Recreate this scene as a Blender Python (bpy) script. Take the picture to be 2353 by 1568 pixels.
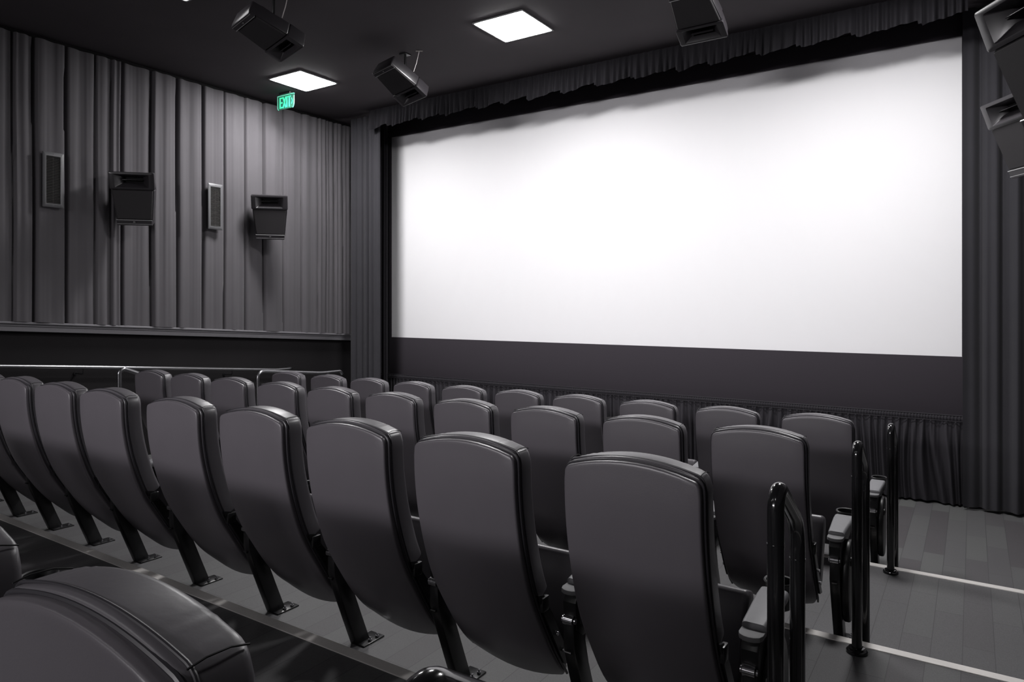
import bpy, bmesh, math, random
from mathutils import Vector, Matrix, noise
PI = math.pi
R = math.radians
for o in list(bpy.data.objects): bpy.data.objects.remove(o, do_unlink=True)
SC = bpy.context.scene
COL = SC.collection

# ------------------------------------------------------------------ camera
YAW = 0.5832
CZ = 1.8145
cam_d = bpy.data.cameras.new('camera')
cam_d.sensor_width = 36.0
cam_d.lens = 1603.7 * 36.0 / 2353.0
cam_d.shift_y = -(784.0 - 700.1) / 2353.0
cam_d.clip_start = 0.02
cam_d.clip_end = 60
cam = bpy.data.objects.new('camera', cam_d)
COL.objects.link(cam)
cam.location = (0, 0, CZ)
cam.rotation_euler = (R(90), 0, YAW)
SC.camera = cam

# ------------------------------------------------------------------ world, exposure, added rear light
w = bpy.data.worlds.new('world'); SC.world = w; w.use_nodes = True
w.node_tree.nodes['Background'].inputs[0].default_value = (0.5, 0.45, 0.55, 1)
w.node_tree.nodes['Background'].inputs[1].default_value = 0.0
SC.view_settings.view_transform = 'Standard'
SC.view_settings.look = 'None'
SC.view_settings.gamma = 1
SC.view_settings.use_curve_mapping = False
SC.view_settings.exposure = 0.0
PANEL_L = 112.0          # radiance of the ceiling panels
REAR_W = 72.0          # area light added behind the camera to light the seat backs


def rear_light(loc, target, sx, sy, watts):
    l = bpy.data.lights.new('added_rear_light', 'AREA')
    l.shape = 'RECTANGLE'; l.size = sx; l.size_y = sy; l.energy = watts
    l.color = (1.0, 0.97, 1.0); l.spread = R(64)
    o = bpy.data.objects.new('added_rear_light', l); COL.objects.link(o)
    o.location = loc
    d = Vector(target) - Vector(loc)
    o.rotation_euler = d.to_track_quat('-Z', 'Y').to_euler()


rear_light((-4.2, -6.0, 3.5), (-3.4, 4.0, 1.2), 4.2, 0.35, REAR_W)

# ------------------------------------------------------------------ materials


def srgb(r, g, b):
    f = lambda c: (c / 12.92 if c <= 0.04045 else ((c + 0.055) / 1.055) ** 2.4)
    return (f(r / 255), f(g / 255), f(b / 255), 1)


def mat(name, col, rough=0.5, metal=0.0, spec=0.5, noise_amt=0.0, noise_scale=20, bump=0.0, bump_scale=200,
        emit=None, emit_s=0.0, coat=0.0, sheen=0.0, trans=0.0, alpha=1.0):
    m = bpy.data.materials.new(name); m.use_nodes = True
    nt = m.node_tree; b = nt.nodes['Principled BSDF']
    b.inputs['Base Color'].default_value = (*col[:3], 1)
    b.inputs['Roughness'].default_value = rough
    b.inputs['Metallic'].default_value = metal
    b.inputs['Specular IOR Level'].default_value = spec
    b.inputs['Coat Weight'].default_value = coat
    b.inputs['Sheen Weight'].default_value = sheen
    b.inputs['Transmission Weight'].default_value = trans
    b.inputs['Alpha'].default_value = alpha
    if emit:
        b.inputs['Emission Color'].default_value = (*emit[:3], 1)
        b.inputs['Emission Strength'].default_value = emit_s
    tc = nt.nodes.new('ShaderNodeTexCoord')
    if noise_amt > 0:
        n = nt.nodes.new('ShaderNodeTexNoise'); n.inputs['Scale'].default_value = noise_scale
        n.inputs['Detail'].default_value = 6
        nt.links.new(tc.outputs['Object'], n.inputs['Vector'])
        mx = nt.nodes.new('ShaderNodeMix'); mx.data_type = 'RGBA'
        mx.inputs[6].default_value = tuple(c * (1 - noise_amt) for c in col[:3]) + (1,)
        mx.inputs[7].default_value = tuple(c * (1 + noise_amt) for c in col[:3]) + (1,)
        nt.links.new(n.outputs['Fac'], mx.inputs[0])
        nt.links.new(mx.outputs[2], b.inputs['Base Color'])
    if bump > 0:
        n2 = nt.nodes.new('ShaderNodeTexNoise'); n2.inputs['Scale'].default_value = bump_scale
        n2.inputs['Detail'].default_value = 3
        nt.links.new(tc.outputs['Object'], n2.inputs['Vector'])
        bp = nt.nodes.new('ShaderNodeBump'); bp.inputs['Strength'].default_value = bump
        bp.inputs['Distance'].default_value = 0.003
        nt.links.new(n2.outputs['Fac'], bp.inputs['Height'])
        nt.links.new(bp.outputs['Normal'], b.inputs['Normal'])
    return m


def floor_mat(nm='plank_floor', spread=1.0):
    """vinyl planks laid along Y with per-plank tone, thin seams and a fine grain"""
    m = bpy.data.materials.new(nm); m.use_nodes = True
    nt = m.node_tree; L = nt.links.new; N = nt.nodes.new
    b = nt.nodes['Principled BSDF']
    tc = N('ShaderNodeTexCoord'); mp = N('ShaderNodeMapping')
    mp.inputs['Rotation'].default_value = (0, 0, R(90))
    mp.inputs['Location'].default_value = (0.13, 0.04, 0)
    L(tc.outputs['Object'], mp.inputs['Vector'])
    br = N('ShaderNodeTexBrick')
    br.offset = 0.37; br.offset_frequency = 2
    br.inputs['Color1'].default_value = (0.0, 0.0, 0.0, 1)
    br.inputs['Color2'].default_value = (1, 1, 1, 1)
    br.inputs['Mortar'].default_value = (0.5, 0.5, 0.5, 1)
    br.inputs['Scale'].default_value = 1
    br.inputs['Mortar Size'].default_value = 0.0018
    br.inputs['Mortar Smooth'].default_value = 0.1
    br.inputs['Bias'].default_value = 0
    br.inputs['Brick Width'].default_value = 0.62
    br.inputs['Row Height'].default_value = 0.13
    L(mp.outputs['Vector'], br.inputs['Vector'])
    ramp = N('ShaderNodeValToRGB')
    e = ramp.color_ramp.elements
    mid_ = (0.104, 0.103, 0.106)
    mixc = lambda c: tuple(m_ + (q - m_) * spread for m_, q in zip(mid_, c)) + (1,)
    e[0].position = 0.0; e[0].color = mixc((0.078, 0.071, 0.076))
    e[1].position = 1.0; e[1].color = mixc((0.122, 0.125, 0.122))
    x = e.new(0.45); x.color = (0.104, 0.103, 0.106, 1)
    L(br.outputs['Color'], ramp.inputs['Fac'])
    # fine grain, stretched along the plank
    mp2 = N('ShaderNodeMapping'); mp2.inputs['Scale'].default_value = (260, 90, 90)
    L(tc.outputs['Object'], mp2.inputs['Vector'])
    n = N('ShaderNodeTexNoise'); n.inputs['Scale'].default_value = 1; n.inputs['Detail'].default_value = 4
    L(mp2.outputs['Vector'], n.inputs['Vector'])
    mr = N('ShaderNodeMapRange'); mr.inputs['To Min'].default_value = 0.72; mr.inputs['To Max'].default_value = 1.28
    L(n.outputs['Fac'], mr.inputs['Value'])
    mul = N('ShaderNodeMix'); mul.data_type = 'RGBA'; mul.blend_type = 'MULTIPLY'; mul.inputs[0].default_value = 1
    L(ramp.outputs['Color'], mul.inputs[6]); L(mr.outputs['Result'], mul.inputs[7])
    seam = N('ShaderNodeMix'); seam.data_type = 'RGBA'
    seam.inputs[7].default_value = (0.062, 0.062, 0.064, 1)
    L(br.outputs['Fac'], seam.inputs[0]); L(mul.outputs[2], seam.inputs[6])
    L(seam.outputs[2], b.inputs['Base Color'])
    b.inputs['Roughness'].default_value = 0.55
    b.inputs['Specular IOR Level'].default_value = 0.35
    bp = N('ShaderNodeBump'); bp.inputs['Strength'].default_value = 0.25; bp.inputs['Distance'].default_value = 0.002
    L(n.outputs['Fac'], bp.inputs['Height']); L(bp.outputs['Normal'], b.inputs['Normal'])
    return m


M = {}
M['vinyl'] = mat('charcoal_vinyl', (0.104, 0.098, 0.108), 0.36, spec=0.6, noise_amt=0.06, noise_scale=9, bump=0.10, bump_scale=60)
M['vinyl_back'] = mat('charcoal_vinyl_panel', (0.102, 0.094, 0.105), 0.38, spec=0.55, noise_amt=0.07, noise_scale=5, bump=0.05, bump_scale=300)
M['piping'] = mat('dark_piping', (0.03, 0.028, 0.033), 0.4)
M['seam'] = mat('black_thread', (0.006, 0.006, 0.007), 0.7)
M['pad'] = mat('grey_arm_vinyl', (0.19, 0.19, 0.20), 0.5, noise_amt=0.05, noise_scale=40, bump=0.1, bump_scale=400)
M['plastic'] = mat('black_plastic', (0.012, 0.012, 0.013), 0.38)
M['plastic_grey'] = mat('grey_textured_plastic', (0.15, 0.15, 0.155), 0.6, bump=0.2, bump_scale=700)
M['black_metal'] = mat('black_powder_coat', (0.012, 0.012, 0.013), 0.32)
M['chrome'] = mat('chrome_bolt', (0.6, 0.6, 0.62), 0.18, metal=1)
M['rail'] = mat('gloss_black_tube', (0.010, 0.010, 0.011), 0.16, coat=0.5, bump=0.03, bump_scale=30)
M['rail_steel'] = mat('brushed_steel_tube', (0.30, 0.30, 0.31), 0.28, metal=1)
M['curtain'] = mat('wall_drape', (0.088, 0.083, 0.090), 0.85, spec=0.2, noise_amt=0.08, noise_scale=3, sheen=0.1, bump=0.08, bump_scale=300)
M['curtain_dark'] = mat('front_drape', (0.034, 0.033, 0.038), 0.85, spec=0.2, noise_amt=0.1, noise_scale=5, sheen=0.1)
M['skirt'] = mat('gathered_skirt', (0.030, 0.028, 0.033), 0.8, spec=0.25, noise_amt=0.1, noise_scale=5)
M['valance'] = mat('valance_cloth', (0.016, 0.015, 0.018), 0.85, spec=0.2, noise_amt=0.1, noise_scale=5)
M['hem'] = mat('throat_shade', (0.006, 0.006, 0.007), 0.9)  # near black that stands in for shade deep in the speaker horns
M['masking'] = mat('masking_cloth', (0.040, 0.035, 0.042), 0.9, spec=0.2, noise_amt=0.05, noise_scale=200)
M['black'] = mat('flat_black_wall', (0.012, 0.011, 0.012), 0.85, spec=0.2, noise_amt=0.2, noise_scale=2)
M['ceiling'] = mat('black_ceiling', (0.062, 0.055, 0.060), 0.8, spec=0.2, noise_amt=0.15, noise_scale=1.5, bump=0.1, bump_scale=80)
M['ledge'] = mat('painted_trim', (0.17, 0.165, 0.178), 0.45)
M['screen'] = mat('white_screen', (0.86, 0.855, 0.87), 0.8, spec=0.1)
M['strip'] = mat('aluminium_nosing', (0.84, 0.81, 0.78), 0.40, metal=0.25, noise_amt=0.05, noise_scale=60)
M['riser'] = mat('black_riser', (0.01, 0.01, 0.01), 0.6)
M['spk'] = mat('speaker_plastic', (0.024, 0.022, 0.025), 0.30, spec=0.6)
M['grille'] = mat('speaker_grille', (0.014, 0.012, 0.014), 0.7, bump=0.3, bump_scale=900)
M['badge'] = mat('silver_badge', (0.5, 0.5, 0.5), 0.35, metal=0.6)
M['cable'] = mat('steel_cable', (0.55, 0.52, 0.5), 0.4, metal=0.5)
M['vent'] = mat('grey_vent_metal', (0.10, 0.10, 0.105), 0.45)
M['louvre'] = mat('dark_louvre_metal', (0.05, 0.048, 0.046), 0.5)
M['vent_dark'] = mat('vent_inside', (0.01, 0.01, 0.01), 0.8)
M['lamp'] = mat('lit_diffuser', (0.9, 0.9, 0.9), 0.5, emit=(1.0, 0.985, 0.99), emit_s=PANEL_L)
M['lamp_dim'] = mat('dimmed_diffuser', (0.9, 0.9, 0.9), 0.5, emit=(1.0, 0.985, 0.99), emit_s=4)
M['lamp_left'] = mat('lit_diffuser_bright', (0.9, 0.9, 0.9), 0.5, emit=(1.0, 0.985, 0.99), emit_s=PANEL_L * 1.05)
M['lamp_right'] = mat('lit_diffuser_right', (0.9, 0.9, 0.9), 0.5, emit=(1.0, 0.985, 0.99), emit_s=PANEL_L * 1.0)
M['lamp_rear_added'] = mat('added_rear_diffuser', (0.9, 0.9, 0.9), 0.5, emit=(1.0, 0.985, 0.99), emit_s=12)  # weak glow of the panels added behind the camera
M['lamp_frame'] = mat('lamp_frame', (0.25, 0.25, 0.25), 0.5)
M['exit_green'] = mat('lit_exit_letters', (0.02, 0.3, 0.16), 0.4, emit=(0.08, 0.85, 0.46), emit_s=0.75)
M['exit_edge'] = mat('lit_exit_edge', (0.05, 0.3, 0.2), 0.3, emit=(0.25, 0.9, 0.62), emit_s=0.6)
M['exit_panel'] = mat('green_acrylic', (0.03, 0.12, 0.08), 0.15, trans=0.3, emit=(0.03, 0.22, 0.14), emit_s=0.12)
M['floor'] = floor_mat()
M['floor_step'] = floor_mat('plank_floor_step', 0.35)

# ------------------------------------------------------------------ mesh helpers


class MB:
    def __init__(s): s.v = []; s.f = []

    def add(s, vs, fs, mtx=None):
        n = len(s.v)
        s.v += [tuple(mtx @ Vector(p)) if mtx else tuple(p) for p in vs]
        s.f += [tuple(i + n for i in f) for f in fs]
        return s

    def loft(s, secs, cap=True, mtx=None, closed=True):
        n = len(secs[0]); vs = [p for sec in secs for p in sec]; fs = []
        for i in range(len(secs) - 1):
            for j in range(n if closed else n - 1):
                k = (j + 1) % n
                fs.append((i * n + j, i * n + k, (i + 1) * n + k, (i + 1) * n + j))
        if cap and closed:
            fs.append(tuple(range(n - 1, -1, -1))); fs.append(tuple((len(secs) - 1) * n + j for j in range(n)))
        return s.add(vs, fs, mtx)

    def tube(s, path, r, n=12, cap=True, mtx=None, closed=False):
        P = [Vector(p) for p in path]; secs = []
        up = None
        rr = r if isinstance(r, (list, tuple)) else [r] * len(P)
        for i, p in enumerate(P):
            if closed: t = (P[(i + 1) % len(P)] - P[i - 1]).normalized()
            else: t = (P[min(i + 1, len(P) - 1)] - P[max(i - 1, 0)]).normalized()
            if up is None:
                up = Vector((0, 0, 1)) if abs(t.z) < 0.9 else Vector((1, 0, 0))
            a = (up - t * up.dot(t)).normalized(); b = t.cross(a); up = a
            secs.append([p + (a * math.cos(2 * PI * j / n) + b * math.sin(2 * PI * j / n)) * rr[i] for j in range(n)])
        if closed: secs.append(secs[0]); cap = False
        return s.loft(secs, cap, mtx)

    def cyl(s, p0, p1, r, n=16, mtx=None): return s.tube([p0, p1], r, n, True, mtx)

    def box(s, c, d, bev=0.0, rot=None, mtx=None, seg=2):
        bm = bmesh.new(); bmesh.ops.create_cube(bm, size=1)
        for v in bm.verts: v.co = Vector((v.co.x * d[0], v.co.y * d[1], v.co.z * d[2]))
        if bev > 0: bmesh.ops.bevel(bm, geom=list(bm.edges), offset=bev, segments=seg, affect='EDGES', profile=0.5)
        m = Matrix.Translation(c)
        if rot is not None: m = m @ rot.to_4x4()
        if mtx: m = mtx @ m
        bm.verts.index_update()
        s.add([v.co.copy() for v in bm.verts], [[v.index for v in f.verts] for f in bm.faces], m)
        bm.free(); return s

    def prism(s, prof, axis, a, b, bev=0.0, mtx=None):
        """prof: 2D outline; extruded along axis from a to b with a small chamfer"""
        def P(q, t):
            return {'x': (t, q[0], q[1]), 'y': (q[0], t, q[1]), 'z': (q[0], q[1], t)}[axis]
        cx = sum(p[0] for p in prof) / len(prof); cy = sum(p[1] for p in prof) / len(prof)

        def ins(q, d):
            v = Vector((q[0] - cx, q[1] - cy)); l = v.length
            return (cx + v.x * (1 - d / l), cy + v.y * (1 - d / l)) if l > 0 else q
        sg = 1 if b > a else -1
        if bev > 0:
            secs = [[P(ins(q, bev), a) for q in prof], [P(ins(q, bev * .3), a + sg * bev * .3) for q in prof], [P(q, a + sg * bev) for q in prof],
                    [P(q, b - sg * bev) for q in prof], [P(ins(q, bev * .3), b - sg * bev * .3) for q in prof], [P(ins(q, bev), b) for q in prof]]
        else: secs = [[P(q, a) for q in prof], [P(q, b) for q in prof]]
        return s.loft(secs, True, mtx)

    def grid(s, nu, nv, fn, mtx=None):
        vs = [fn(i / nu, j / nv) for i in range(nu + 1) for j in range(nv + 1)]
        fs = [(i * (nv + 1) + j, (i + 1) * (nv + 1) + j, (i + 1) * (nv + 1) + j + 1, i * (nv + 1) + j + 1) for i in range(nu) for j in range(nv)]
        return s.add(vs, fs, mtx)

    def build(s, name, m, parent=None, smooth=38, thick=0.0, recalc=True):
        me = bpy.data.meshes.new(name); me.from_pydata(s.v, [], s.f); me.update()
        if recalc:
            bm = bmesh.new(); bm.from_mesh(me)
            bmesh.ops.recalc_face_normals(bm, faces=bm.faces); bm.to_mesh(me); bm.free()
        me.materials.append(M[m])
        if smooth:
            for p in me.polygons: p.use_smooth = True
            me.set_sharp_from_angle(angle=R(smooth))
        o = bpy.data.objects.new(name, me); COL.objects.link(o)
        if parent: o.parent = parent
        if thick:
            so = o.modifiers.new('thickness', 'SOLIDIFY'); so.thickness = thick; so.offset = 0
        return o


def empty(name, loc=(0, 0, 0), rz=0.0):
    o = bpy.data.objects.new(name, None); COL.objects.link(o)
    o.empty_display_size = 0.1
    o.location = loc; o.rotation_euler = (0, 0, rz); return o


def tag(o, label, cat, group=None, kind=None):
    if label: o['label'] = label
    if cat: o['category'] = cat
    if group: o['group'] = group
    if kind: o['kind'] = kind
    return o


def struct(o, label=None):
    o['kind'] = 'structure'
    if label: o['label'] = label
    return o


def copy_tree(o, parent=None):
    c = o.copy(); COL.objects.link(c); c.parent = parent
    for ch in list(o.children): copy_tree(ch, c)
    return c


def rrect(w, h, r, n=4, f=1.0):
    """rounded rectangle outline, half extents w,h"""
    r = min(r, w * .999, h * .999); pts = []
    for cx, cy, a0 in ((w - r, h - r, 0), (-w + r, h - r, 90), (-w + r, -h + r, 180), (w - r, -h + r, 270)):
        for k in range(n + 1):
            a = R(a0 + 90 * k / n); pts.append((cx + r * math.cos(a), cy + r * math.sin(a)))
    return pts


# pixel of the photograph -> ratios, used once to set the measured spacing of the seats
def x_at(px, Y):
    u = (px - 1176.5) / 1603.7
    return Y * (-math.sin(YAW) + math.cos(YAW) * u) / (math.cos(YAW) + math.sin(YAW) * u)


# ------------------------------------------------------------------ room
XL, XR = -7.66, 0.66
YF, YB = 7.62, -10.0
ZC = 4.455
H = 0.1384
P = 1.5247
N1 = 3.532               # front edge of the platform that carries the nearest full row


def floor_slab(name, y0, y1, z):
    m = MB().box(((XL + XR) / 2, (y0 + y1) / 2, z - 0.2), (XR - XL, y1 - y0, 0.4))
    return struct(m.build(name, 'floor' if z == 0 else 'floor_step', smooth=0))


floor_slab('floor', N1 + P, YF, 0.0)
floor_slab('floor', N1, N1 + P, H)
floor_slab('floor', N1 - P, N1, 2 * H)
floor_slab('floor', N1 - 2 * P, N1 - P, 3 * H)
floor_slab('floor', YB, N1 - 2 * P, 4 * H)
tn = 1
for k, lab in enumerate(('metal nosing strip on the step nearest the screen', 'metal nosing strip on the middle step',
                         'metal nosing strip behind the nearest full row of seats', 'metal nosing strip on the step beside the foreground seat')):
    ye = N1 + P - k * P; z = (k + 1) * H
    m = MB().prism([(ye - 0.056, z + 0.0005), (ye - 0.054, z + 0.004), (ye - 0.004, z + 0.005), (ye + 0.004, z + 0.0),
                    (ye + 0.005, z - 0.022), (ye + 0.0012, z - 0.022), (ye + 0.0005, z)], 'x', XL + 0.01, XR - 0.01)
    struct(m.build('trim_%d' % tn, 'strip', smooth=25), lab); tn += 1

struct(MB().box(((XL + XR) / 2, (YF + YB) / 2, ZC + 0.05), (XR - XL + .2, YF - YB + .2, 0.1)).build('ceiling', 'ceiling', smooth=0))
struct(MB().box((XL - 0.05, (YF + YB) / 2, ZC / 2), (0.1, YF - YB, ZC)).build('wall_left', 'black', smooth=0))
struct(MB().box((XR + 0.05, (YF + YB) / 2, ZC / 2), (0.1, YF - YB, ZC)).build('wall_right', 'black', smooth=0))
struct(MB().box(((XL + XR) / 2, YF + 0.05, ZC / 2), (XR - XL, 0.1, ZC)).build('wall_front', 'black', smooth=0))
struct(MB().box(((XL + XR) / 2, YB - 0.05, ZC / 2), (XR - XL, 0.1, ZC)).build('wall_rear', 'masking', smooth=0))

# left wall ledge, sloping with the room
LS = -0.0633


def zledge(y): return CZ - 0.154 + LS * (y - 2.815)


def ledge():
    prof = [(0, 0.0), (0.085, 0.0), (0.092, -0.006), (0.092, -0.018), (0.075, -0.026), (0.068, -0.030), (0.068, -0.042),
            (0.056, -0.048), (0.056, -0.092), (0.0, -0.096)]
    secs = []
    for y in (-3.0, YF - 0.12):
        secs.append([(XL + a, y, zledge(y) + b) for a, b in prof])
    return MB().loft(secs).build('trim_%d' % tn, 'ledge', smooth=20)


struct(ledge(), 'painted ledge moulding running along the left wall'); tn += 1

# pleated wall drape above the ledge
rnd = random.Random(4)
XW = -7.60
seam_px = [27, 73, 147, 216, 252, 275, 344, 403, 463, 512, 560, 604, 648, 691, 729, 748, 767, 786]


def y_on_left(px):
    u = (px - 1176.5) / 1603.7
    d = XW / (-math.sin(YAW) + math.cos(YAW) * u)
    return d * (math.cos(YAW) + math.sin(YAW) * u)


seams = [y_on_left(p) for p in seam_px]
y = seams[0]
while y > -3: y -= 0.26; seams.insert(0, y)
seams.append(7.22)


def pleats(seams, xw, sgn, zlo, zhi, y0, y1, step=0.011, seed=1):
    rr = random.Random(seed); info = [(rr.uniform(.025, .055), rr.uniform(.2, .8), rr.random() * 9, rr.uniform(-.02, .02)) for _ in seams]
    n = int((y1 - y0) / step); nz = 26

    def fn(u, v):
        y = y0 + (y1 - y0) * u
        z = zlo(y) + (zhi - zlo(y)) * v
        # seams wander a little on their way down
        k = 0
        yy = y + 0.012 * noise.noise(Vector((y * 1.1 + 7, z * .7, seed)))
        for i in range(len(seams) - 1):
            if seams[i] <= yy: k = i
        a, b = seams[k], seams[k + 1]; t = min(max((yy - a) / (b - a), 0), 1)
        amp, sk, ph, lean = info[k]
        # flat pleat with one edge folded under: quick rise out of the gap, slow fall
        rise = min(t / 0.13, 1.0); rise = rise * rise * (3 - 2 * rise)
        x = amp * rise * (1 - 0.45 * t) - 0.060 * math.exp(-((t) / 0.055) ** 2) - 0.012 * max(0, (t - .93) / .07)
        x += 0.006 * noise.noise(Vector((y * 16 + ph, z * .5, 2))) + 0.005 * noise.noise(Vector((y * 34, z * .35, ph)))
        x += 0.010 * math.sin(t * PI * 2 * (1 + sk) + ph) * (0.5 + 0.5 * v)
        return (xw + sgn * x, y, z)
    return MB().grid(n, nz, fn)


o = pleats(seams, XW, 1, zledge, ZC - 0.055, -3.0, 7.21).build('wall_drape', 'curtain', smooth=0, recalc=False)
for p in o.data.polygons: p.use_smooth = True
tag(o, 'tall grey pleated fabric drape covering the left wall above the ledge', 'curtain')
rs = [-3 + 0.27 * i for i in range(41)]
o = pleats(rs, XR - 0.05, -1, lambda y: 1.6, ZC - 0.055, -3.0, 7.2, 0.02, 5).build('wall_drape', 'curtain', smooth=0, recalc=False)
for p in o.data.polygons: p.use_smooth = True
tag(o, 'grey pleated drape on the right wall behind the two wall speakers', 'curtain')

# ------------------------------------------------------------------ screen end
SY = 7.50
k_ = SY / 7.55
sxl, sxr, szt, szb = -7.0798 * k_, -0.0797 * k_, CZ + 2.44 * k_, CZ - 0.4752 * k_
o = MB().grid(24, 12, lambda u, v: (sxl - 0.1 + (sxr - sxl + .2) * u, SY + 0.02, szb - .1 + (szt - szb + .2) * v)).build('projection_screen', 'screen', smooth=0, thick=0.004)
tag(o, 'huge blank white projection screen filling the front wall', 'screen')


def panel(name, x0, x1, z0, z1, y, label, m='masking', th=0.012):
    o = MB().box(((x0 + x1) / 2, y, (z0 + z1) / 2), (x1 - x0, th, z1 - z0), 0.003).build(name, m, smooth=30)
    return tag(o, label, 'masking', None)


panel('screen_masking', sxl - 0.25, sxr + 0.12, 0.70, szb, SY - 0.01, 'wide dark purple masking panel below the white screen')
panel('screen_masking', sxl - 0.25, sxr + 0.12, szt, ZC - .02, SY - 0.012, 'black masking band above the white screen')
panel('screen_masking', sxl - 0.075, sxl, szb, szt, SY - 0.011, 'narrow dark masking strip along the left edge of the screen')
panel('screen_masking', sxr, sxr + 0.10, szb, szt, SY - 0.011, 'narrow dark masking strip along the right edge of the screen')


def drape(x0, x1, y, z0, z1, pitch, amp, seed, hem=0.0, top=1.0, bottom_wave=0.0, depth_fn=None, nz=20, step=0.008):
    n = int((x1 - x0) / step)

    def fn(u, v):
        x = x0 + (x1 - x0) * u
        q = x / pitch + 0.9 * noise.noise(Vector((x * 1.7, seed, 0)))
        a = amp * (top + (1 - top) * (1 - v))
        d = a * (math.sin(2 * PI * q) + 0.45 * math.sin(2 * PI * q * 2.3 + seed) + 0.5 * noise.noise(Vector((x / pitch * 2.1, v * 1.3, seed))))
        zb = z0 + bottom_wave * (noise.noise(Vector((x * 5, seed, 3))) + 0.8 * abs(math.sin(q * PI)) * noise.noise(Vector((x * 2, 8, seed))))
        z = zb + (z1 - zb) * v
        yy = y + d + (depth_fn(x) if depth_fn else 0)
        return (x + 0.25 * amp * math.cos(2 * PI * q), yy, z)
    return MB().grid(n, nz, fn)


def smoothed(o):
    for p in o.data.polygons: p.use_smooth = True
    return o


# gathered skirt under the masking panel
zsk = CZ - 0.995
sk = empty('stage_skirt', (-3.6, 7.42, 0))
sk_x = 3.6


def skirt_fn():
    n = 1300; x0, x1 = -7.25, -0.06

    def fn(u, v):
        x = x0 + (x1 - x0) * u
        q = x / 0.066 + 2.0 * noise.noise(Vector((x * 2.9, v * .5, 0)))
        g = min(1, (1 - v) * 3)
        a = (0.006 + 0.018 * g) * (1 + .6 * noise.noise(Vector((x * 7, v, 6))))
        d = a * (math.sin(2 * PI * q) + 0.6 * math.sin(2 * PI * q * .43 + 1) * g) + 0.024 * g * noise.noise(Vector((x * 8 + .6 * v, v * 1.2, 4)))
        d += 0.005 * math.sin(2 * PI * x / 0.031 + 3 * noise.noise(Vector((x * 6, 0, 0)))) * (1 - g * .8)
        zb = 0.012 + 0.02 * (noise.noise(Vector((x * 4, 5, 3)))+.4)
        return (x + sk_x, d, zb + (zsk - 0.045 - zb) * v)
    return MB().grid(n, 22, fn)


smoothed(skirt_fn().build('gathered_cloth', 'skirt', sk, smooth=0, recalc=False))


def header_fn(u, v):
    x = -7.25 + 7.19 * u
    d = 0.0035 * math.sin(2 * PI * x / 0.024 + 3 * noise.noise(Vector((x * 6, 0, 0)))) - 0.008 * math.sin(v * PI)
    return (x + sk_x, -0.012 + d, zsk - 0.05 + 0.05 * v)


smoothed(MB().grid(1300, 5, header_fn).build('header_band', 'skirt', sk, smooth=0, recalc=False))
MB().tube([(-7.25 + sk_x, -0.018, zsk), (-.06 + sk_x, -0.018, zsk)], 0.004, 6).build('header_cord', 'piping', sk)
MB().tube([(-7.25 + sk_x, -0.022, zsk - 0.052), (-.06 + sk_x, -0.022, zsk - 0.052)], 0.003, 6).build('header_cord', 'piping', sk)
tag(sk, 'black gathered cloth skirt hanging to the floor below the masking panel', 'skirt')

# side drapes
o = smoothed(drape(-7.36, -6.79, 6.98, 0.02, ZC - .03, 0.115, 0.022, 2.0, top=0.8).build('side_drape', 'curtain_dark', smooth=0, recalc=False))
tag(o, 'tall dark drape hanging left of the screen', 'curtain')
o = smoothed(drape(-7.25, -6.98, 7.40, 0.02, ZC - .03, 0.11, 0.02, 6.0).build('side_drape', 'skirt', smooth=0, recalc=False))
tag(o, 'black leg drape half hidden between the left drape and the screen', 'curtain')
o = smoothed(drape(-0.070, 0.60, 7.36, 0.03, ZC - .03, 0.19, 0.030, 4.0, top=0.8,
                   bottom_wave=0.01).build('side_drape', 'curtain_dark', smooth=0, recalc=False))
tag(o, 'tall dark drape hanging right of the screen down to the floor', 'curtain')


# ruffled valance under the ceiling
def valance_fn(u, v):
    x = -6.86 + 6.83 * u
    q = x / 0.075 + 1.8 * noise.noise(Vector((x * 2.1, 9, 0)))
    a = 0.006 + 0.020 * (1 - v)
    d = a * (math.sin(2 * PI * q) + 0.5 * math.sin(2 * PI * q * .37 + 2))
    saw = (x * 2.35 + 0.5 * noise.noise(Vector((x * 1.3, 2, 2)))) % 1.0
    zb = CZ + 2.372 + 0.045 * saw - 0.03 * (saw > .93) + 0.012 * math.sin(2 * PI * q) + 0.02 * noise.noise(Vector((x * 3, 1, 1)))
    return (x, 6.86 + d - 0.03 * (1 - v) * saw, zb + (ZC - zb) * v)


o = smoothed(MB().grid(1100, 12, valance_fn).build('ruffled_valance', 'valance', smooth=0, recalc=False))
tag(o, 'dark ruffled valance with uneven hem hanging from the ceiling before the screen', 'valance')


# ------------------------------------------------------------------ ceiling panels
def ceiling_light(x, y, label, lampmat='lamp'):
    t = empty('ceiling_light', (x, y, ZC)); s = 0.266
    fr = MB()
    for a, b, w_, h_ in ((0, s + .008, 2 * s + .03, .016), (0, -s - .008, 2 * s + .03, .016), (s + .008, 0, .016, 2 * s), (-s - .008, 0, .016, 2 * s)):
        fr.box((a, b, -0.006), (w_, h_, 0.012), 0.002)
    fr.build('frame', 'lamp_frame', t)
    secs = []
    for z, q in ((-0.001, s), (-0.012, s - .002), (-0.020, s - .02), (-0.024, s - .08), (-0.025, s - .2)):
        secs.append([(a, b, z) for a, b in rrect(q, q, .012, 2)])
    MB().loft(secs).build('diffuser', lampmat, t)
    tag(t, label, 'ceiling light', 'square ceiling light panels')


ceiling_light(-3.634, 5.533, 'square lit ceiling panel near the top centre, nearest the middle of the screen')
ceiling_light(-6.585, 5.515, 'square lit ceiling panel directly above the green exit sign', 'lamp_left')
ceiling_light(-0.66, 5.53, 'square lit ceiling panel above the right end of the screen', 'lamp_right')
ceiling_light(-5.42, 3.225, 'square lit ceiling panel behind the left ceiling speaker, at the top edge', 'lamp_dim')


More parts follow.
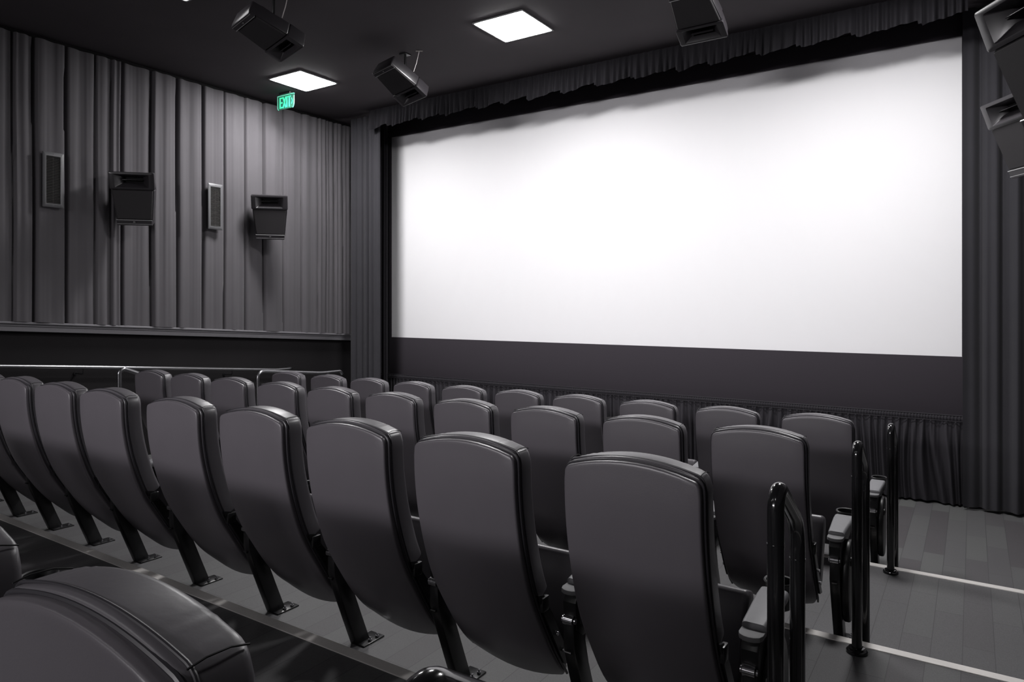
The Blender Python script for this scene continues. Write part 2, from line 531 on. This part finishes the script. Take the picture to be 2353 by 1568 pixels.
for xx, w_ in ((-6.58, 'left'), (-3.63, 'middle'), (-0.66, 'right')):  # three dim panels added out of view to light the seats
    ceiling_light(xx, -1.5, 'added unseen ceiling panel lighting the seats from behind the camera, %s one' % w_, 'lamp_rear_added')


# ------------------------------------------------------------------ speakers (local: x across, +y out of the front, z up, origin at top front edge)
def ring(w_, z0, z1, y, r=.012, wb=None):
    """rounded rectangle in the xz plane at depth y; wb = half width at the bottom"""
    pts = []
    wb = wb if wb is not None else w_
    hh = (z1 - z0) / 2; zc = (z1 + z0) / 2
    for a, b in rrect(1.0, hh, r, 3):
        t = (b + hh) / (2 * hh); W = wb + (w_ - wb) * t
        sx = 1 if a > 0 else -1
        pts.append((sx * (W - (1 - abs(a)) * 1.0), y, zc + b))
    return pts


def make_speaker():
    t = empty('surround_speaker')
    # cabinet
    cb = MB().loft([ring(.10, -.44, -.07, -.215, .02, .09), ring(.15, -.50, -.03, -.17, .02, .115), ring(.185, -.538, -.008, -.155, .02, .145), ring(.195, -.542, -.170, -.150, .02, .155),
                    ring(.207, -.548, -.172, -.035, .012, .166), ring(.203, -.545, -.175, -.022, .010, .163)])
    cb.build('cabinet', 'spk', t)
    # grille with slight taper, curved out
    MB().loft([ring(.196, -.483, -.178, -.03, .008, .166), ring(.194, -.481, -.180, -.012, .008, .164), ring(.188, -.476, -.186, -.006, .006, .158)]).build('grille', 'grille', t)
    # horn block: outer shell, rim, mouth, throat
    h = MB().loft([ring(.188, -.170, -.004, -.158, .012, .186), ring(.204, -.172, -.001, -.10, .012, .200), ring(.208, -.172, 0.0, -.06, .012, .206), ring(.215, -.174, .004, -.03, .012, .213), ring(.215, -.174, .004, -.004, .014, .213),
                   ring(.209, -.168, -.002, 0.0, .012, .207), ring(.165, -.154, -.020, -.001, .008, .160), ring(.158, -.150, -.024, -.008, .006, .152),
                   ring(.100, -.112, -.046, -.060, .004, .100), ring(.085, -.104, -.054, -.100, .004, .085)], cap=False)
    hn = h.build('horn', 'spk', t)
    MB().loft([ring(.090, -.108, -.050, -.094, .004, .09), ring(.086, -.105, -.053, -.12, .004, .085)]).build('throat', 'hem', hn)  # throat coloured near black, its shade put into the colour
    MB().box((0, -.065, -.076), (.20, .070, .004), .0015).build('horn_vane', 'spk', hn)
    # bottom strip with two raised beads and badge
    b = MB().loft([ring(.168, -.545, -.488, -.04, .006, .165), ring(.170, -.545, -.488, -.004, .006, .166), ring(.166, -.542, -.491, 0.0, .005, .162)])
    st = b.build('lower_strip', 'spk', t)
    MB().tube([(-.17, -.001, -.489), (.17, -.001, -.489)], .003, 8).build('bead', 'badge', st)
    MB().tube([(-.166, -.001, -.530), (.166, -.001, -.530)], .0022, 8).build('bead', 'badge', st)
    # small raised badge with its letters
    MB().box((0, .0015, -.509), (.036, .003, .017), .0012).build('badge_plate', 'plastic', st)
    L = MB(); y = .0036
    def bar(cx, cz, w_, h_): L.box((cx, y, -.509 + cz), (w_, .001, h_))
    # badge letters as cut bars
    bar(.0085, .0, .0022, .012); bar(.0105, -.005, .005, .0022); bar(.0125, -.003, .0018, .004)
    bar(.003, 0, .0022, .012); bar(.0005, .005, .004, .002); bar(.0005, 0, .004, .002); bar(.0005, -.005, .004, .002); bar(-.0015, .0027, .002, .0034); bar(-.0015, -.0027, .002, .0034)
    bar(-.0065, 0, .0022, .012); bar(-.0090, -.005, .005, .0022)
    L.build('badge_lettering', 'badge', st, smooth=0)
    # yoke bracket behind
    br = MB().box((0, -.29, -.22), (.07, .17, .16), .004)
    br.box((0, -.365, -.22), (.12, .012, .26), .003)
    br.build('mount_bracket', 'black_metal', t)
    return t


def orient(o, loc, n, up, sc=1.0):
    n = Vector(n).normalized(); up = Vector(up)
    z = (up - n * up.dot(n)).normalized(); x = n.cross(z)
    m = Matrix((x, n, z)).transposed().to_4x4(); m.translation = Vector(loc)
    o.matrix_world = m
    o.location, o.rotation_euler = m.translation, m.to_euler()
    o.scale = (sc, sc, sc)
    o['_s'] = 0; del o['_s']


spk = make_speaker()
tl = R(14)


def wall_n(hx, hy, tilt):
    l = math.hypot(hx, hy); return (hx / l * math.cos(tilt), hy / l * math.cos(tilt), -math.sin(tilt))


orient(spk, (-7.22, 3.83, 3.170), wall_n(.72, -.69, tl), (0, 0, 1))
tag(spk, 'black surround speaker on the left wall between the two grey vents', 'speaker', 'surround speakers')
allspk = [((-7.22, 5.52, 3.155), wall_n(.72, -.69, tl), (0, 0, 1), 'black surround speaker on the left wall nearest the screen'),
          ((.12, 3.34, 3.033), wall_n(-.83, -.55, R(20)), (0, 0, 1), 'nearest black surround speaker, cut off by the top right corner'),
          ((.16, 5.73, 3.20), wall_n(-.83, -.55, R(20)), (0, 0, 1), 'black surround speaker on the right wall, lower of the two at the right edge'),
          ((-4.93, 4.0, 3.979), (.068, -.356, -.932), (.179, .923, -.340), 'black speaker hung from the ceiling left of the lit panels, nearest the drape'),
          ((-4.95, 5.62, 3.970), (.024, -.506, -.862), (.160, .853, -.496), 'black speaker hung from the ceiling between the two lit panels'),
          ((-1.83, 5.62, 3.961), (.0, -.50, -.86), (.0, .86, -.50), 'black speaker hung from the ceiling above the middle of the screen')]
for loc, n, up, lab in allspk:
    c = copy_tree(spk); orient(c, loc, n, up, .90 if loc[2] > 3.5 else 1); c['label'] = lab
    if loc[2] > 3.5:
        m = Matrix.LocRotScale(c.location, c.rotation_euler, c.scale)
        for ch in c.children:
            if ch.name.startswith('mount_bracket'):
                # drop rod up to the ceiling instead of the wall yoke
                p = m @ Vector((0, -.20, -.25)); inv = m.inverted()
                b = MB().tube([p, (p.x, p.y, ZC)], .013, 12, mtx=inv)
                b.box((p.x, p.y, ZC - .006), (.09, .09, .012), .002, mtx=inv)
                nb = b.build('ceiling_mount', 'black_metal', c)
                p2 = m @ Vector((.16, -.18, -.25)) if loc[0] < -3 else m @ Vector((-.16, -.18, -.25))
                q = (p2.x + .05, p2.y + .03, ZC - .004)
                cb = MB().tube([p2, ((p2.x + q[0]) / 2, (p2.y + q[1]) / 2, (p2.z + q[2]) / 2 - .02), q], .0035, 6, mtx=inv)
                cb.tube([(q[0] - .03, q[1] - .02, ZC - .006), (q[0] + .03, q[1] + .02, ZC - .006)], .005, 6, mtx=inv)
                cb.build('safety_cable', 'cable', c)
                COL.objects.unlink(ch); bpy.data.objects.remove(ch)
                break


# ------------------------------------------------------------------ wall vents
def make_vent(y, z0, z1, label):
    t = empty('wall_vent', (XW + 0.070, y, (z0 + z1) / 2)); hw, hh = .094, (z1 - z0) / 2
    rg = lambda a, b, x: [(x, p, q) for p, q in rrect(a, b, .003, 1)]
    MB().loft([rg(hw, hh, 0), rg(hw, hh, .010), rg(hw - .002, hh - .002, .012), rg(hw - .030, hh - .038, .013), rg(hw - .032, hh - .040, .002)], cap=False).build('frame', 'vent', t)
    MB().box((.001, 0, 0), (.002, 2 * hw - .05, 2 * hh - .07)).build('backing', 'vent_dark', t)
    lv = MB(); n = 30
    for i in range(n):
        lv.box((.006, 0, -hh + .048 + (2 * hh - .096) * i / (n - 1)), (.010, 2 * hw - .062, .0022), rot=Matrix.Rotation(R(35), 3, 'Y'))
    lv.box((.004, 0, 0), (.003, .003, 2 * hh - .08))
    lv.build('louvre', 'louvre', t, smooth=0)
    s = MB()
    for q in (-1, 1): s.cyl((.011, 0, q * (hh - .018)), (.014, 0, q * (hh - .018)), .004, 8)
    s.build('screw', 'vent', t)
    tag(t, label, 'vent', 'grey wall vents')


make_vent(3.235, CZ + .952, CZ + 1.492, 'tall grey metal vent grille nearest the left edge of the photo')
make_vent(4.99, CZ + .893, CZ + 1.436, 'tall grey metal vent grille between the two left wall speakers')

# ------------------------------------------------------------------ exit sign
ex = empty('exit_sign', (-7.13, 5.70, ZC))
MB().box((0, 0, -.012), (.20, .05, .024), .004).build('canopy', 'black_metal', ex)
secs = []
pr = [(-.155, -.035), (.155, -.035), (.155, -.150), (.150, -.180), (.135, -.205), (-.135, -.205), (-.150, -.190), (-.155, -.170)]
pn = MB().prism(pr, 'y', -.004, .004).build('acrylic_panel', 'exit_panel', ex, smooth=0)
MB().box((0, 0, -.033), (.31, .018, .010), .002).build('light_bar', 'exit_edge', ex)
MB().tube([(-.155, -.002, -.035), (-.155, -.002, -.170), (-.150, -.002, -.190), (-.135, -.002, -.205)], .0045, 6).build('lit_edge', 'exit_edge', ex)
MB().tube([(.155, -.002, -.06), (.155, -.002, -.150), (.148, -.002, -.182), (.130, -.002, -.205)], .0045, 6).build('lit_edge', 'exit_edge', ex)
LT = MB()


def stroke(p0, p1, w_):
    a = Vector((p0[0], p0[1])); b = Vector((p1[0], p1[1])); n = (b - a).normalized(); q = Vector((-n.y, n.x)) * w_ / 2
    pts = [a + q, b + q, b - q, a - q]
    LT.prism([(p.x, p.y) for p in pts], 'y', -.0085, -.0045)


zt_, zb_ = -.052, -.190; sw = .018
stroke((-.105, zt_), (-.105, zb_), .020)
for zz in (zt_ + -.010, (zt_ + zb_) / 2, zb_ + .010): stroke((-.112, zz), (-.062, zz), sw)
stroke((-.050, zt_), (.002, zb_), .020); stroke((.002, zt_), (-.050, zb_), .020)
stroke((.022, zt_), (.022, zb_), .021)
stroke((.068, zt_), (.068, zb_), .020); stroke((.040, zt_ - .010), (.096, zt_ - .010), sw)
LT.build('exit_lettering', 'exit_green', ex, smooth=0)
LT = MB()
stroke((.110, -.085), (.128, -.125), .010); stroke((.128, -.118), (.110, -.160), .010)
LT.build('chevron', 'exit_green', ex, smooth=0)
tag(ex, 'green lit exit sign hanging from the ceiling beside the left drape', 'exit sign')


# ------------------------------------------------------------------ handrails
def arc_path(pts, r, n=7):
    """polyline with rounded corners"""
    P = [Vector(p) for p in pts]; out = [P[0]]
    for i in range(1, len(P) - 1):
        a, b, c = P[i - 1], P[i], P[i + 1]
        d1 = (a - b).normalized(); d2 = (c - b).normalized()
        rr = min(r, (a - b).length * .49, (c - b).length * .49)
        p, q = b + d1 * rr, b + d2 * rr
        for k in range(n + 1):
            t = k / n; out.append((p * (1 - t) ** 2 + b * 2 * t * (1 - t) + q * t * t))
    out.append(P[-1]); return out


def flange(mb, x, y, z, r=.044):
    rad = [(r, 0), (r, .010), (r - .004, .014), (r - .008, .015), (r - .010, .022), (r - .017, .024)]
    mb.loft([[(x + q * math.cos(2 * PI * j / 20), y + q * math.sin(2 * PI * j / 20), z + h_) for j in range(20)] for q, h_ in rad])


def u_rail(x, y0, gap, z0, z1, ztop, label, m='rail', r=.0215, x2=None, group='black aisle handrails'):
    t = empty('aisle_handrail', (x, y0, z0)); x2 = x2 if x2 is not None else x
    h0 = ztop - z0
    path = arc_path([(0, 0, 0), (0, 0, h0 - .03), (0, .035, h0), (x2 - x, gap, h0 - H - .015), (x2 - x, gap, z1 - z0)], .085, 9)
    MB().tube(path, r, 18).build('bent_tube', m, t)
    f = MB(); flange(f, 0, 0, 0); f.build('base_flange', m, t)
    f = MB(); flange(f, x2 - x, gap, z1 - z0); f.build('base_flange', m, t)
    for px_, py_, pz_ in ((0, 0, h0 - .14), (x2 - x, gap, h0 - H - .12)):
        w_ = MB().cyl((px_, py_, pz_ - .003), (px_, py_, pz_ + .003), r + .0008, 18)
        w_.build('weld_ring', m, t)
    tag(t, label, 'handrail', group)


XRL = -0.426
zr = CZ - .6032 - .0195
for k, lab in ((-2, 'gloss black handrail top peeking in at the bottom edge of the photo'),
               (-1, 'largest black inverted U handrail, beside the end seat of the nearest row'),
               (0, 'middle black inverted U handrail on the aisle step'),
               (1, 'smallest black inverted U handrail, nearest the screen')):
    y0 = 3.4135 + k * P + (0.10 if k == -2 else 0)
    u_rail(XRL, y0, .27, (2 - k) * H, (1 - k) * H, zr - k * H - (.012 if k == -2 else 0), lab)

# left aisle rails
u_rail(-6.90, 3.55, .42, 2 * H - H, H, 1.19, 'steel handrail at the far left end of the middle row', 'rail_steel', group='steel handrails on the left aisle')
t = empty('aisle_handrail', (-6.90, 5.12, 0))
path = arc_path([(0, 0, 0), (0, 0, 1.045), (0, .95, .945), (0, 1.26, .945), (0, 1.29, .90)], .10, 8)
MB().tube(path, .0205, 14).build('bent_tube', 'rail_steel', t)
MB().tube([(0, 1.05, 0), (0, 1.05, .94)], .0205, 14).build('post', 'rail_steel', t)
for yy in (0, 1.05):
    f = MB(); flange(f, 0, yy, 0); f.build('base_flange', 'rail_steel', t)
tag(t, 'long steel handrail ending in front of the left drape', 'handrail', 'steel handrails on the left aisle')
t = empty('wall_handrail', (XL, 3.0, 1.2))
X_ = .16


def zh(y): return CZ - .570 - .0887 * (y - 2.78) - 1.2


path = arc_path([(0.03, -4.0, zh(-1.0)), (X_, -4.0, zh(-1.0)), (X_, 2.85, zh(5.85)), (X_, 3.10, zh(5.85) + .0), (.02, 3.12, zh(5.85) - .0)], .05, 6)
MB().tube(path, .0195, 14).build('tube', 'rail_steel', t)
for yy in (-2.5, -1.0, .5, 2.2):
    b = MB().tube(arc_path([(0, yy, zh(3 + yy) - .07), (X_, yy, zh(3 + yy) - .07), (X_, yy, zh(3 + yy) - .015)], .03), .006, 8)
    b.cyl((0, yy, zh(3 + yy) - .07), (.012, yy, zh(3 + yy) - .07), .02, 16)
    b.build('wall_bracket', 'black_metal', t)
tag(t, 'long steel handrail mounted on the black lower left wall', 'handrail')

# ------------------------------------------------------------------ cinema seat (local: x across, y towards the screen, z above its floor)
PRF = [(0.125, .378), (.16, .345), (.21, .300), (.30, .236), (.41, .170), (.48, .128), (.555, .091), (.63, .064), (.71, .040), (.78, .023), (.86, .009), (.94, .001), (1.04, -.001), (1.10, .0)]


def yb(h):
    if h <= PRF[0][0]: return PRF[0][1]
    for (a, ya), (b, yb_) in zip(PRF, PRF[1:]):
        if a <= h <= b:
            t = (h - a) / (b - a); return ya + (yb_ - ya) * t
    return PRF[-1][1]


def ybs(h):
    return (yb(h - .035) + yb(h - .018) + 2 * yb(h) + yb(h + .018) + yb(h + .035)) / 6 if h > .17 else yb(h)


def slope(h): return (ybs(h + .01) - ybs(h - .01)) / .02


def slab(h0, h1, off0, off1, w_fn, crown_t, crown_b, rnd_, nh=30, bulge=0.0, nx=9, puff=0.0):
    """padded slab that follows the back's curve. off0/off1: distance from the rear face line, rear and front"""
    secs = []
    hs = []
    ends = [(0.0, .62), (.08, .84), (.25, .95), (.55, .995), (1, 1)]
    # bottom rounding, body, top rounding
    lst = [(h0 + rnd_ * a, s_) for a, s_ in ends[:-1]]
    lst += [(h0 + rnd_ + (h1 - h0 - 2 * rnd_) * i / nh, 1.0) for i in range(nh + 1)]
    lst += [(h1 - rnd_ * a, s_) for a, s_ in reversed(ends[:-1])]
    for h_, sc in lst:
        W = w_fn(h_); th = (off1 - off0) / 2; mid = (off1 + off0) / 2
        inset = (1 - sc)
        pts = []
        tt = min(max((h_ - h0) / (h1 - h0), 0), 1)
        hw = W - inset * rnd_ * .9; ht = th * (1 - inset * .8)
        rc = min(th * .45, .016)
        # outline: front and back faces subdivided for crown/bulge
        out = []
        base = rrect(hw, ht, rc, 3)
        n4 = len(base) // 4
        # insert subdivisions on the two long sides
        A = base[:n4]; B = base[n4:2 * n4]; C_ = base[2 * n4:3 * n4]; D = base[3 * n4:]
        out += A
        for i in range(1, nx):
            t = i / nx; out.append((A[-1][0] * (1 - t) + B[0][0] * t, A[-1][1]))
        out += B + C_
        for i in range(1, nx):
            t = i / nx; out.append((C_[-1][0] * (1 - t) + D[0][0] * t, C_[-1][1]))
        out += D
        for a, b in out:
            r_ = 1 - min(1, (a / W) ** 2)
            z = h_ + crown_t * r_ * tt ** 2 - crown_b * (1 - r_) * -1 * (1 - tt) ** 6 + 0
            bl = (bulge * r_ if b > 0 else -puff * r_) * math.sin(PI * min(max(tt, .02), .98)) ** .5
            s_ = slope(min(h_, 1.0)); nl = math.hypot(1, s_)
            o_ = mid + b + bl
            pts.append((a, ybs(min(h_, 1.06)) + o_ / nl, z - o_ * s_ / nl))
        secs.append(pts)
    m_ = MB().loft(secs, cap=False)
    n = len(secs[0]); last = (len(secs) - 1) * n
    for j in range(n // 2 - 1):
        m_.f.append((j, j + 1, n - 2 - j, n - 1 - j))
        m_.f.append((last + j, last + n - 1 - j, last + n - 2 - j, last + j + 1))
    return m_


def w_rear(h): return .2165 - .004 * max(0, (.5 - h)) - .025 * max(0, (.19 - h) / .065) ** 2.2 - .018 * max(0, (h - 1.005) / .04) ** 2.5
def w_cush(h): return .2235 - .016 * max(0, (h - 1.00) / .045) ** 2.2


def border(w_fn, off, h0, h1, crown, r, inset=0.0):
    """bead that runs up one side, over the crowned top and down the other"""
    path = []
    n = 26
    def P_(x, h_, tt, W):
        s_ = slope(min(h_, 1.0)); nl = math.hypot(1, s_)
        z = h_ + crown * (1 - min(1, (x / W) ** 2)) * tt ** 2
        return (x, ybs(min(h_, 1.06)) + off / nl, z - off * s_ / nl)
    for i in range(n + 1):
        h_ = h0 + (h1 - .022 - h0) * i / n; W = w_fn(h_); path.append(P_(-(W - inset), h_, (h_ - .1) / (h1 - .1), W))
    W = w_fn(h1 - .02)
    for k in range(1, 5):
        a = R(22.5 * k); path.append(P_(-(W - inset - .022 + .022 * math.cos(a)), h1 - .022 + .022 * math.sin(a) * (1 if True else 0) - inset * 0, 1, W))
    for i in range(1, 20):
        t = i / 20; x = -(W - .022 - inset) + 2 * (W - .022 - inset) * t; path.append(P_(x, h1, 1, W))
    left = [p for p in path[:n + 5]]
    path += [(-p[0], p[1], p[2]) for p in reversed(left)]
    return MB().tube(path, r, 8)


def make_seat():
    t = empty('cinema_seat')
    slab(.125, 1.040, .000, .034, w_rear, .032, .03, .016, bulge=0, puff=.006).build('rear_panel', 'vinyl_back', t, smooth=50)
    bk = slab(.50, 1.050, .021, .108, w_cush, .032, 0, .016, bulge=.02, nh=22, nx=54).build('backrest', 'vinyl', t, smooth=50)
    for v in bk.data.vertices:
        x_, z_ = abs(v.co.x), v.co.z
        if z_ > 1.02 and .10 < x_ < .212 and v.co.y > .045:
            k = min(1, (x_ - .10) / .05) * min(1, (.212 - x_) / .02 + .2)
            v.co.z += .0022 * k * noise.noise(Vector((v.co.x * 75 + v.co.y * 18, v.co.y * 9, 1)))
    # stitched corner seams across the band
    for s_ in (-1, 1):
        sm = MB().tube([(s_ * .2075, .028, 1.054), (s_ * .2085, .05, 1.0585), (s_ * .2085, .08, 1.0575), (s_ * .207, .105, 1.050)], .0014, 6)
        sm.build('corner_seam', 'seam', bk)
    border(w_rear, .024, .16, 1.040, .032, .0050, -.0035).build('piping', 'piping', t)
    border(w_cush, .036, .50, 1.049, .032, .0030, -.0008).build('piping', 'piping', t)
    # lower front of the shell between the brackets
    slab(.17, .52, .034, .075, lambda h: .205, .0, .03, .012, nh=10).build('lumbar_shell', 'plastic', t, smooth=50)
    # tip-up cushion, folded most of the way up
    ang = R(69); c, s_ = math.cos(ang), math.sin(ang)
    secs = []
    L_ = .42
    for a, sc in ((0, .55), (.010, .8), (.03, .95), (.07, 1), (.14, 1), (.20, 1), (.26, 1), (.31, .99), (.335, .93), (.347, .8), (.353, .55)):
        pts = []
        for u_, v_ in rrect(.224 - (1 - sc) * .02, .046 * sc + .002, .018 * sc, 4):
            vv = v_ + (.012 if v_ > 0 else 0) * (1 - (u_ / .226) ** 2)
            pts.append((u_, .392 + a * c - vv * s_, .238 + a * s_ + vv * c))
        secs.append(pts)
    cu = MB().loft(secs).build('seat_cushion', 'vinyl', t, smooth=50)
    secs = []
    for a in (.03, .05, .26, .29):
        e = 1 if .04 < a < .27 else .88
        secs.append([(u_, .392 + a * c - v_ * s_, .238 + a * s_ + v_ * c) for u_, v_ in [(p, q - .055) for p, q in rrect(.20 * e, .016 * e, .012, 3)]])
    MB().loft(secs).build('seat_pan', 'plastic', cu, smooth=40)
    # side brackets
    for sd in (-1, 1):
        prof = []
        hs = [.235, .28, .34, .40, .46, .52, .545]
        b = MB()
        rr_ = []
        for h_ in hs:
            y0 = ybs(h_) + .034; y1 = y0 + (.052 if h_ < .5 else .038)
            rr_.append([(sd * .221, y0, h_), (sd * .233, y0, h_), (sd * .233, y1, h_ - .01), (sd * .221, y1, h_ - .01)])
        b.loft(rr_)
        b.box((sd * .230, ybs(.52) + .062, .505), (.018, .045, .05), .004)
        br = b.build('side_bracket', 'black_metal', t, smooth=30)
        for h_ in (.375, .30):
            yy = ybs(h_) + .055
            MB().cyl((sd * .232, yy, h_), (sd * .243, yy, h_), .0075, 10).build('bolt', 'chrome', br)
    return t


def arm_unit(x, parent):
    """a floor standard with its arm; x is the local offset of the arm's centre line"""
    a = MB()
    # arm core: swept body seen from the side
    prof = [(.205, .515), (.225, .545), (.30, .548), (.45, .558), (.60, .563), (.615, .545), (.60, .52), (.54, .505), (.46, .49), (.40, .455), (.36, .41), (.32, .385), (.26, .385), (.215, .42)]
    a.prism(prof, 'x', x - .026, x + .026, .006)
    ar = a.build('armrest', 'plastic', parent, smooth=35)
    # rear cap
    pr = [(x - .036, .262), (x - .036, .222), (x - .030, .205), (x - .016, .195), (x, .192), (x + .016, .195), (x + .030, .205), (x + .036, .222), (x + .036, .262)]
    MB().prism(pr, 'z', .544, .560, .003).build('rear_cap', 'plastic_grey', ar, smooth=30)
    # padded top: widens forwards
    secs = []
    for y_, w_, z_, th in ((.252, .030, .562, .008), (.256, .036, .562, .015), (.275, .0375, .563, .017), (.32, .039, .565, .018), (.40, .043, .569, .018), (.47, .046, .572, .018), (.52, .046, .574, .017), (.535, .040, .574, .012)):
        secs.append([(x + p, y_, z_ + q) for p, q in rrect(w_, th, min(.012, th * .9), 3)])
    MB().loft(secs).build('arm_pad', 'pad', ar, smooth=50)
    # cup holder ring with cup
    cy, cz = .590, .590; n = 24
    cp = MB()
    cl = [(.050, 0), (.052, .004), (.049, .008), (.043, .006), (.040, -.01), (.037, -.075), (.034, -.080), (.0, -.080)]
    co = [(.050, 0), (.045, -.01), (.041, -.078), (.036, -.086), (0, -.086)]
    for L in (cl, co):
        secs = [[(x + max(q, .0005) * math.cos(2 * PI * j / n), cy + max(q, .0005) * math.sin(2 * PI * j / n), cz + h_) for j in range(n)] for q, h_ in L]
        cp.loft(secs, cap=False)
    cp.build('cup_holder', 'plastic', ar, smooth=40)
    # pivot roller, visible from behind
    pv = MB().cyl((x - .018, .205, .455), (x + .018, .205, .455), .017, 16)
    pv.cyl((x - .026, .205, .455), (x - .021, .205, .455), .010, 12); pv.cyl((x + .021, .205, .455), (x + .026, .205, .455), .010, 12)
    pv.build('pivot_pin', 'chrome', ar)
    # post
    st = MB()
    secs = []
    for y_, z_, hy, hx in ((.375, 0.006, .040, .023), (.330, .12, .040, .023), (.272, .27, .040, .023), (.245, .36, .042, .023), (.245, .43, .045, .021), (.27, .50, .05, .021)):
        secs.append([(x + p, y_ + q, z_) for p, q in rrect(hx, hy, .006, 2)])
    st.loft(secs)
    st.tube([(x - .012, .200, .345), (x + .012, .200, .345)], .005, 8)
    pst = st.build('standard_post', 'black_metal', parent, smooth=35)
    bp = MB().box((x + .018, .405, .0035), (.085, .13, .007), .002)
    bp.build('base_plate', 'black_metal', pst, smooth=30)
    for dx, dy in ((.044, .44), (.044, .395)):
        bo = MB().cyl((x + dx, dy, .006), (x + dx, dy, .015), .009, 6); bo.cyl((x + dx, dy, .015), (x + dx, dy, .024), .0045, 8)
        bo.build('anchor_bolt', 'chrome', pst, smooth=30)
    return [ar, pst]


def end_panel(x, sgn, parent):
    prof = []
    for k in range(28):
        a = 2 * PI * k / 28; yy = .35 + .115 * math.cos(a) * (1 + .12 * math.sin(a)); zz = .315 + .205 * math.sin(a)
        zz = max(zz, .125)
        prof.append((yy, zz))
    m = MB().prism(prof, 'x', x + sgn * .024, x + sgn * .058, .010)
    ep = m.build('end_panel', 'plastic', parent, smooth=35)
    k = MB()
    rad = [(.022, .050), (.024, .056), (.022, .064), (.012, .068), (.001, .069)]
    k.loft([[(x + sgn * h_, .30 + q * math.cos(2 * PI * j / 18), .43 + q * math.sin(2 * PI * j / 18)) for j in range(18)] for q, h_ in rad])
    k.build('panel_knob', 'black_metal', ep)
    return ep


seat0 = make_seat()
AR = arm_unit(0.0, None)      # prototypes for the standard and arm, linked to each seat by copy
rows = {
    3: [1795, 1597, 1422, 1269, 1136, 1014, 903, 804, 713, 624],
    2: [1632, 1383, 1172, 995, 838, 705, 590, 483, 391, 309],
    1: [1293, 948, 701, 502, 334.7, 181.7, 82, -12, -88, -160],
    0: [5],
}
rown = {3: 'front row', 2: 'middle row', 1: 'nearest full row', 0: 'foreground row'}
ords = ['end seat on the right aisle', 'second from the right aisle', 'third from the right aisle', 'fourth from the right aisle',
        'fifth from the right aisle', 'sixth from the right aisle', 'seventh from the right aisle', 'eighth from the right aisle',
        'ninth from the right aisle', 'end seat on the left aisle']
first = True
for r in (1, 2, 3, 0):
    Y = 1.9013 + (r - 1) * P if r > 0 else .396
    xs = [x_at(p, Y) + .2195 for p in rows[r]]
    if r == 0: xs = [-.897 - .594 * j for j in range(10)]
    for j in range(1, len(xs)): xs[j] = min(xs[j], xs[j - 1] - .545)
    for i, xc in enumerate(xs):
        if first: s = seat0; first = False
        else:
            s = bpy.data.objects.new('cinema_seat', None); COL.objects.link(s)
            for ch in SEAT_PARTS: copy_tree(ch, s)
        if r == 1 and i == 0: SEAT_PARTS = list(seat0.children)
        s.location = (xc, Y, (3 - r) * H)
        if r == 0: s.scale = (1, 1, .963)
        if r == 0: lab = ('charcoal vinyl cinema seat large in the bottom left corner', 'charcoal vinyl seat cut off at the lower left edge beside the large foreground seat')[i] if i < 2 else 'charcoal vinyl cinema seat in the ' + rown[r] + ', ' + ords[i]
        else: lab = 'charcoal vinyl cinema seat in the %s, %s' % (rown[r], ords[i])
        tag(s, lab, 'seat', 'cinema seats in the ' + rown[r])
        SEAT = s
        offs = [(-.55 - xc) if i == 0 else (xs[i - 1] - xc) / 2]
        if i == len(xs) - 1 and r > 0: offs.append(-.297)
        s['_offs'] = offs
seat_list = [o for o in COL.objects if o.name.startswith('cinema_seat') and o.parent is None]
for s in seat_list:
    offs = list(s['_offs']); del s['_offs']
    for q in offs:
        for pr_ in AR:
            c = copy_tree(pr_, s); c.location.x = q
    if abs(s.location.x + offs[0] + .55) < .01: end_panel(offs[0], 1, s)
    if len(offs) > 1: end_panel(offs[1], -1, s)
for pr_ in AR:
    for ch in list(pr_.children): bpy.data.objects.remove(ch)
    bpy.data.objects.remove(pr_)
